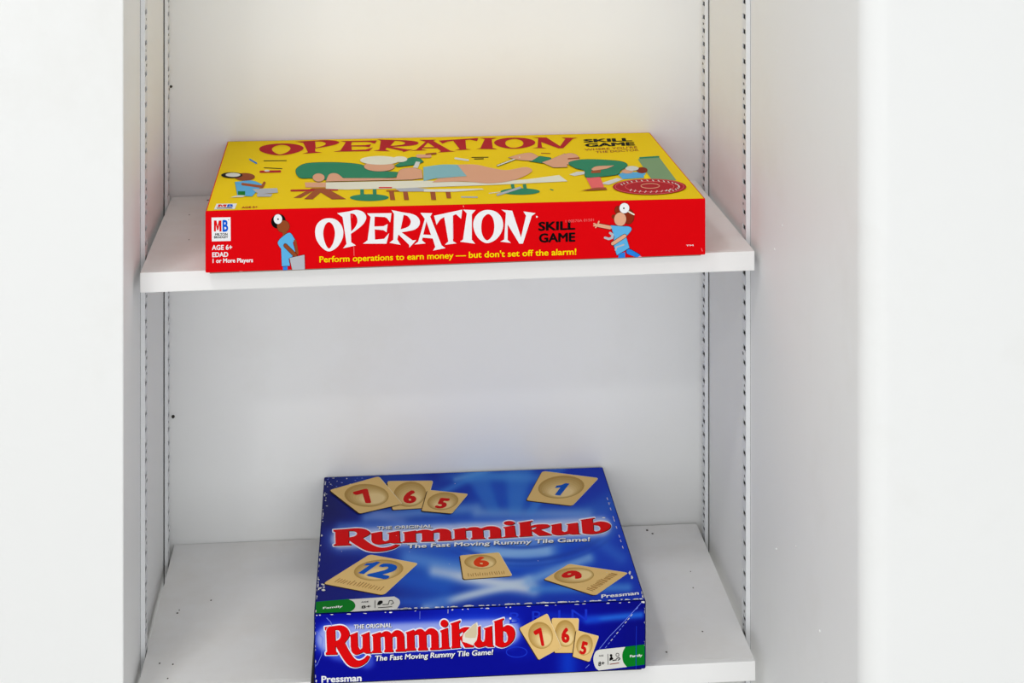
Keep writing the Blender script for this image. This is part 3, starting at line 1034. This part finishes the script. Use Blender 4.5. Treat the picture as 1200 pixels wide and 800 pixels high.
HR = norm_h([(381.6, 737), (382.4, 770.4), (436, 771.9), (416.5, 785), (594.3, 726.2), (607.2, 743.5), (593.5, 760), (524.6, 732.4), (543.4, 728.5), (437.9, 767.9)],
            [(390.8, 620.3), (391.3, 639.8), (468.5, 638.7), (440, 648), (697, 606.3), (718.3, 613.8), (695.5, 627.3), (598, 614.5), (624.3, 611.5), (473.8, 636.5)])


def rum_title(face, H, name_label, halo, sh):
    tr = (lambda l: [hp(H, q) for q in l]) if H is not None else (lambda l: list(l))
    p = Print(face)
    for L in RUM:
        for lp in L:
            p.stroke(tr(lp), halo, 'halo', 2, True)
    for L in RUM:
        p.poly([[(x + sh[0], y + sh[1]) for x, y in tr(lp)] for lp in L], 'black', 3)
    for L in RUM:
        p.poly([tr(lp) for lp in L], 'red', 4)
    p.poly(tr(ell(601.8, 726.4, 1.3, 1.3, 10)), 'white', 2)
    return p.build('title_lettering', rlid, name_label)


rum_title(RF, None, 'red serif lettering with a pale outline on the lid side', 3.0, (0.75, 0.6))
rum_title(RT, HR, 'red serif lettering with a pale outline on the lid top', 2.8, (1.0, 0.5))

for face, body, a, c, cap, bold, sl, shadow, nm in (
        (RF, 'THE ORIGINAL', (416.9, 739.0), (462.3, 736.9), 4.8, .02, 0, 1, 'tagline'),
        (RF, 'The Fast Moving Rummy Tile Game!', (441.5, 777.3), (581.3, 768.8), 6.0, .025, .12, 1, 'tagline'),
        (RF, 'Pressman', (376.8, 804.0), (425.6, 801.6), 7.6, .03, 0, 0, 'maker_name'),
        (RT, 'THE ORIGINAL', (442.3, 620.8), (507.5, 618.6), 3.6, .02, 0, 1, 'tagline'),
        (RT, 'The Fast Moving Rummy Tile Game!', (477.5, 643.4), (691.8, 635.0), 4.6, .025, .1, 1, 'tagline'),
        (RT, 'Pressman', (704.2, 703.2), (748, 699.0), 4.0, .03, 0, 0, 'maker_name')):
    p = Print(face)
    if shadow:
        p.text(body, (a[0] + .6, a[1] + .6), (c[0] + .6, c[1] + .6), cap, 'black', 5, bold, sl)
    p.text(body, a, c, cap, 'white', 6, bold, sl)
    p.build(nm, rlid, 'small white lettering')
p = Print(RF)
for ch, x0, x1, y in (('B', 601, 613, 732.5), ('R', 627, 640, 731), ('I', 657, 659.5, 730), ('N', 672, 690, 729)):
    p.text(ch, (x0, y), (x1, y - .5), 13, 'ghost', 1, 0.0)
p.stroke(ell(609, 766, 12, 6, 24), 1.2, 'ghost', 1, True, False)
p.build('faint_lettering', rlid, 'large faint letters in the blue print')


def tile(face, quad, body, key, name_label, base, hole=(0.5, 0.42, 0.40, 0.33), num=(0.5, 0.42, 0.34, 0.36), fine=False, edge=1.2):
    """A printed game tile: quad is top-left, top-right, bottom-right, bottom-left of the tile itself."""
    H = homography([(0, 0), (1, 0), (1, 1), (0, 1)], quad)
    m = lambda q: [hp(H, z) for z in q]
    cx = sum(q[0] for q in quad) / 4
    p = Print(face)

    def rounded(r=0.05):
        pts = []
        for (x, y), a0 in (((1 - r, r), -90), ((1 - r, 1 - r), 0), ((r, 1 - r), 90), ((r, r), 180)):
            pts += [(x + r * math.cos(math.radians(a0 + k * 30)), y + r * math.sin(math.radians(a0 + k * 30))) for k in range(4)]
        return m(pts)
    R = rounded()
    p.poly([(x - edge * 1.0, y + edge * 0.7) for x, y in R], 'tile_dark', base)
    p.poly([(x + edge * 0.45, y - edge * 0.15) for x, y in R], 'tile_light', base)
    p.poly(R, 'tile', base + 1)
    hx, hy, hw, hh = hole
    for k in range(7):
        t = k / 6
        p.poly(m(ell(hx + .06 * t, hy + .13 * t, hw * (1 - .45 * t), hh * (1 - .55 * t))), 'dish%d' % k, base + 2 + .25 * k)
    nx, ny, nw, nh = num
    ONE = [(.45, 0), (1, 0), (1, 1), (.62, 1), (.4, .84), (0, .74), (0, .55), (.45, .64)]
    spans = {1: ((0, 1),), 2: ((0, .30), (.38, 1))}[len(body)]
    for ch, (s0, s1) in zip(body, spans):
        if ch == '1':
            p.poly(m([(nx - nw / 2 + nw * (s0 + (s1 - s0) * x), ny + nh / 2 - nh * y) for x, y in ONE]), key, base + 5)
            continue
        for v, f in text_mesh(ch, 0.06):
            pts = m([(nx - nw / 2 + nw * (s0 + (s1 - s0) * x), ny + nh / 2 - nh * y / 1.05) for x, y in v])
            p.tris(pts, [(g[0], g[i], g[i + 1]) for g in f for i in range(1, len(g) - 1)], key, base + 5)
    if fine:
        random.seed(len(body) * 7 + int(quad[0][0]))
        for i in range(16):
            x = 0.12 + 0.76 * i / 15
            p.stroke(m([(x, 0.82 + random.uniform(-.02, .02)), (x + random.uniform(-.015, .015), 0.92)]), 0.8, 'grain', base + 3, caps=False)
    return p.build('printed_tile', rlid, name_label)


g6 = lambda q: zc(370, 535, 6, q)
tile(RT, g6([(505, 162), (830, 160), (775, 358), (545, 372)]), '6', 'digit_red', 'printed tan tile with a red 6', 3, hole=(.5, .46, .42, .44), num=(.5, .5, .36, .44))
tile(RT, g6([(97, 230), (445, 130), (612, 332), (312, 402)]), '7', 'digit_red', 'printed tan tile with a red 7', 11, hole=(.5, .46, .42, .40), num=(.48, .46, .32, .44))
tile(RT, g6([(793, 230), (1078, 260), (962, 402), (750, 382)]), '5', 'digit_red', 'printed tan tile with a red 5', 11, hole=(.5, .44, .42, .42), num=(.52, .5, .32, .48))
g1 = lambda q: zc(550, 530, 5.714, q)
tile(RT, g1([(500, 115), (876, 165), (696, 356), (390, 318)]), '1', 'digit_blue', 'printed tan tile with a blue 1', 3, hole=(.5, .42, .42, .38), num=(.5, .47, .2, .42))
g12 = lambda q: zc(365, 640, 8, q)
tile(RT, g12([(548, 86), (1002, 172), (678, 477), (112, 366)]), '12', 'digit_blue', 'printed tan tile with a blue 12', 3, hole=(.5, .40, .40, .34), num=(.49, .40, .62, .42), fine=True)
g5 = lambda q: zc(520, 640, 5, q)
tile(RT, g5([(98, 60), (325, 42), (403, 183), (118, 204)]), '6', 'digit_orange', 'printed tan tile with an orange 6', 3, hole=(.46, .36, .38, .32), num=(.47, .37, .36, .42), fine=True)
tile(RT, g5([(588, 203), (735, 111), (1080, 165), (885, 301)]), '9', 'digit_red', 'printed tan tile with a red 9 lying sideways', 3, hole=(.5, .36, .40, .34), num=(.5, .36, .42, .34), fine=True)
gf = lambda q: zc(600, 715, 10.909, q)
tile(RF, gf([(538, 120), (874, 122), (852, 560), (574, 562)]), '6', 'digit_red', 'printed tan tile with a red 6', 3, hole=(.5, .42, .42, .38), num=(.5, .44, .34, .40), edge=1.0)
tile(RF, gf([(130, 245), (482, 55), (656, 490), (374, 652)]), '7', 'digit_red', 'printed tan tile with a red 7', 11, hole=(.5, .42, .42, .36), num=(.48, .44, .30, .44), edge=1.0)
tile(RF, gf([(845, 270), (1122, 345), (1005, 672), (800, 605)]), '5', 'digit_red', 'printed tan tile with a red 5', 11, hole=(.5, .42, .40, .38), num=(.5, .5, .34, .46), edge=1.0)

# age badges
Z = lambda q: zc(690, 740, 16, q)
p = Print(RF)
p.poly(ol(Z([(700, 305), (215, 360), (150, 400, 1), (112, 500, 1), (115, 600, 1), (150, 700, 1), (205, 750), (715, 680)])), 'bone', 5)
p.poly(ol(Z([(1052, 258), (690, 304), (645, 390, 1), (630, 480, 1), (650, 590, 1), (712, 678), (1048, 632)])), 'badge_green', 6)
p.text('Family', Z([(768, 500)])[0], Z([(990, 478)])[0], 2.6, 'white', 7, 0.03)
p.text('AGE', Z([(208, 492)])[0], Z([(292, 482)])[0], 1.8, 'black', 7, 0.01)
p.text('8+', Z([(198, 668)])[0], Z([(312, 642)])[0], 4.6, 'black', 7, 0.03)
p.stroke(Z([(370, 440), (375, 640)]), 0.6, 'black', 7, caps=False)
p.poly(ell(716.8, 769.2, 1.5, 1.7, 12), 'black', 7)
p.poly(ol(Z([(398, 568), (405, 515, 1), (440, 490, 1), (470, 530, 1), (455, 545), (425, 560)])), 'black', 7)
p.stroke(ell(724.0, 768.4, 1.7, 1.9, 12), .7, 'black', 7, True, False)
p.stroke(Z([(525, 525), (575, 505), (590, 530), (555, 555)]), 1.0, 'black', 7)
p.stroke(Z([(460, 560), (525, 548)]), 1.2, 'black', 7)
p.stroke(Z([(405, 632), (575, 605)]), 0.9, 'auburn', 7, caps=False)
p.build('age_badge', rlid, 'white and green age badge on the lid side')
Z = lambda q: zc(365, 640, 8, q)
p = Print(RT)
p.poly(ol(Z([(345, 517), (780, 489), (825, 518, 1), (832, 560, 1), (800, 612), (330, 652)])), 'bone', 4)
p.poly(ol(Z([(46, 541), (350, 515), (398, 540, 1), (416, 580, 1), (395, 618, 1), (335, 652), (38, 662)])), 'badge_green', 5)
p.text('Family', Z([(112, 610)])[0], Z([(298, 592)])[0], 2.2, 'white', 6, 0.03)
p.text('AGE', Z([(470, 551)])[0], Z([(540, 546)])[0], 1.6, 'black', 6, 0.01)
p.text('8+', Z([(472, 606)])[0], Z([(562, 596)])[0], 3.2, 'black', 6, 0.03)
p.stroke(Z([(600, 528), (600, 600)]), 0.7, 'black', 6, caps=False)
p.poly(ol(Z([(618, 572), (635, 535, 1), (668, 532, 1), (672, 552), (645, 572)])), 'black', 6)
p.stroke(Z([(672, 568), (725, 566)]), 0.9, 'black', 6)
p.stroke(Z([(725, 562), (735, 530), (760, 528), (775, 552), (750, 566)]), 0.8, 'black', 6)
p.stroke(Z([(628, 598), (760, 588)]), 0.8, 'black', 6, caps=False)
p.build('age_badge', rlid, 'white and green age badge on the lid top')

# torn patch, worn edges and creases of the old card
p = Print(RF)
p.poly(F([(495, 208), (508, 245), (505, 400), (490, 490), (425, 575), (330, 535), (270, 520), (265, 450), (285, 390), (350, 330), (420, 255)]), 'tear_light', 6)
p.poly(F([(475, 222), (490, 260), (490, 400), (470, 455), (400, 460), (310, 450), (300, 395), (360, 335), (425, 265)]), 'tear', 7)
p.build('torn_patch', rlid, 'bare cream card where the blue print is torn off')
random.seed(5)


def chip(p, x, y, rx, ry, key, layer):
    n = random.randint(5, 8)
    p.poly([(x + rx * math.cos(6.283 * i / n) * random.uniform(.5, 1.2), y + ry * math.sin(6.283 * i / n) * random.uniform(.5, 1.2)) for i in range(n)], key, layer)


edge_y = lambda x: 722 - (x - 368.5) / 387.5 * 16.5
p = Print(RT)
x = 446
while x < 752:
    if random.random() < 0.8:
        chip(p, x, edge_y(x) - random.uniform(.8, 1.6), random.uniform(1, 5.5), random.uniform(.7, 1.6), random.choice(['scuff', 'white', 'bone']), 9)
    x += random.uniform(2.5, 7.5)
for i in range(26):
    t = random.random()
    chip(p, 380.5 - 11 * t + random.uniform(0, 1.8), 558 + 162 * t, random.uniform(.5, 1.5), random.uniform(.8, 3.5), random.choice(['scuff', 'bone']), 9)
for i in range(30):
    a, c = random.random() ** 2, random.random() ** 2
    chip(p, 381 + 45 * a, 558.5 + 40 * c * (1 - a), random.uniform(.4, 1.5), random.uniform(.3, .8), random.choice(['scuff', 'crease', 'bone']), 9)
for i in range(10):
    chip(p, 374 + random.uniform(-2, 6), 686 + random.uniform(-9, 8), random.uniform(.6, 2.2), random.uniform(.5, 1.6), 'bone', 9)
chip(p, 476, 716.5, 5, 1.6, 'bone', 9)
chip(p, 455, 718, 7, 1.6, 'bone', 9)
for i in range(9):
    t = i / 8 + random.uniform(-.05, .05)
    p.stroke([(712 + 18 * t, 580 + 62 * t), (713 + 18 * t, 583 + 62 * t)], .8, 'scuff', 9, caps=False)
for q in ((738, 673), (740, 679), (753, 701), (752, 697)):
    chip(p, q[0], q[1], 1.6, 2.6, 'bone', 9)
for i in range(14):
    chip(p, random.uniform(400, 730), random.uniform(560, 700), .5, .4, 'scuff', 10)
p.build('worn_edge', rlid, 'pale scuffs along the lid edges', 'stuff')
p = Print(RF)
x = 372
while x < 754:
    if random.random() < 0.5:
        chip(p, x, edge_y(x) + random.uniform(.6, 1.2), random.uniform(.6, 3.2), random.uniform(.5, .9), random.choice(['scuff', 'bone', 'white']), 9)
    x += random.uniform(3, 10)
for i in range(18):
    chip(p, 369.5 + random.uniform(-.5, 1.2), 724 + 78 * random.random(), random.uniform(.4, 1.1), random.uniform(.8, 2.6), random.choice(['bone', 'crease', 'scuff']), 9)
for i in range(8):
    chip(p, 754.6, 712 + 66 * random.random(), .5, random.uniform(.6, 2), 'bone', 9)
chip(p, 753, 707, 2.2, 1.6, 'bone', 9)
p.build('worn_edge', rlid, 'pale scuffs along the lid edges', 'stuff')
p = Print(RF)
p.stroke([(750.5, 708), (733, 728), (715, 747), (704, 761)], .7, 'crease', 9)
for i in range(12):
    t = i / 12
    x0, y0 = 747 - 38 * t, 713 + 49 * t
    if random.random() < .8:
        p.stroke([(x0, y0), (x0 - 2, y0 + 2.4)], .7, random.choice(['scuff', 'crease']), 9, caps=False)
p.stroke([(692, 780), (688, 784)], .6, 'crease', 9)
p.stroke([(745.3, 735), (745, 757), (744.8, 785)], .6, 'ghost', 9)
p.stroke([(372, 742), (375, 746), (379, 750), (377.6, 762), (377.5, 770), (372, 782), (369.5, 784)], .6, 'crease', 9)
p.stroke([(384, 726), (389, 731), (390, 735)], .8, 'crease', 9)
p.stroke([(529.3, 715.5), (529.1, 720)], .5, 'scuff', 9)
p.stroke([(496, 718), (495.8, 727)], .5, 'crease', 9)
p.stroke([(382.2, 745.5), (384, 738.5), (386.5, 735.8)], .6, 'scuff', 9)
p.build('crease', rlid, 'fine pale crease lines in the card', 'stuff')


# ------------------------------------------------------------ small marks on the walls
def disc(name, c, axis, r, h, m, parent):
    bm = bmesh.new()
    bmesh.ops.create_cone(bm, cap_ends=True, segments=14, radius1=r, radius2=r * 0.75, depth=h)
    me = bpy.data.meshes.new(name)
    bm.to_mesh(me)
    bm.free()
    me.materials.append(m)
    o = link(name, me, parent)
    o.location = c
    o.rotation_euler = Vector(axis).to_track_quat('Z', 'Y').to_euler()
    return o


disc('nail_head', (-0.2475, YB - 0.0008, -0.2086), (0, -1, 0), 0.0016, 0.002, M_SEAM, wall_back)
disc('nail_head', (-0.2495, YB - 0.0008, 0.1000), (0, -1, 0), 0.0013, 0.002, M_SEAM, wall_back)
for yy, zz, r in ((-0.3038, 0.0170, 0.0011), (-0.3294, 0.0425, 0.0008), (-0.3067, 0.1748, 0.0008), (-0.3096, -0.2175, 0.0008), (-0.4420, -0.2176, 0.0012), (-0.3726, -0.1878, 0.0007)):
    disc('paint_blister', (XR - 0.0002, yy, zz), (-1, 0, 0), r, 0.0008, M_EDGE, wall_right)
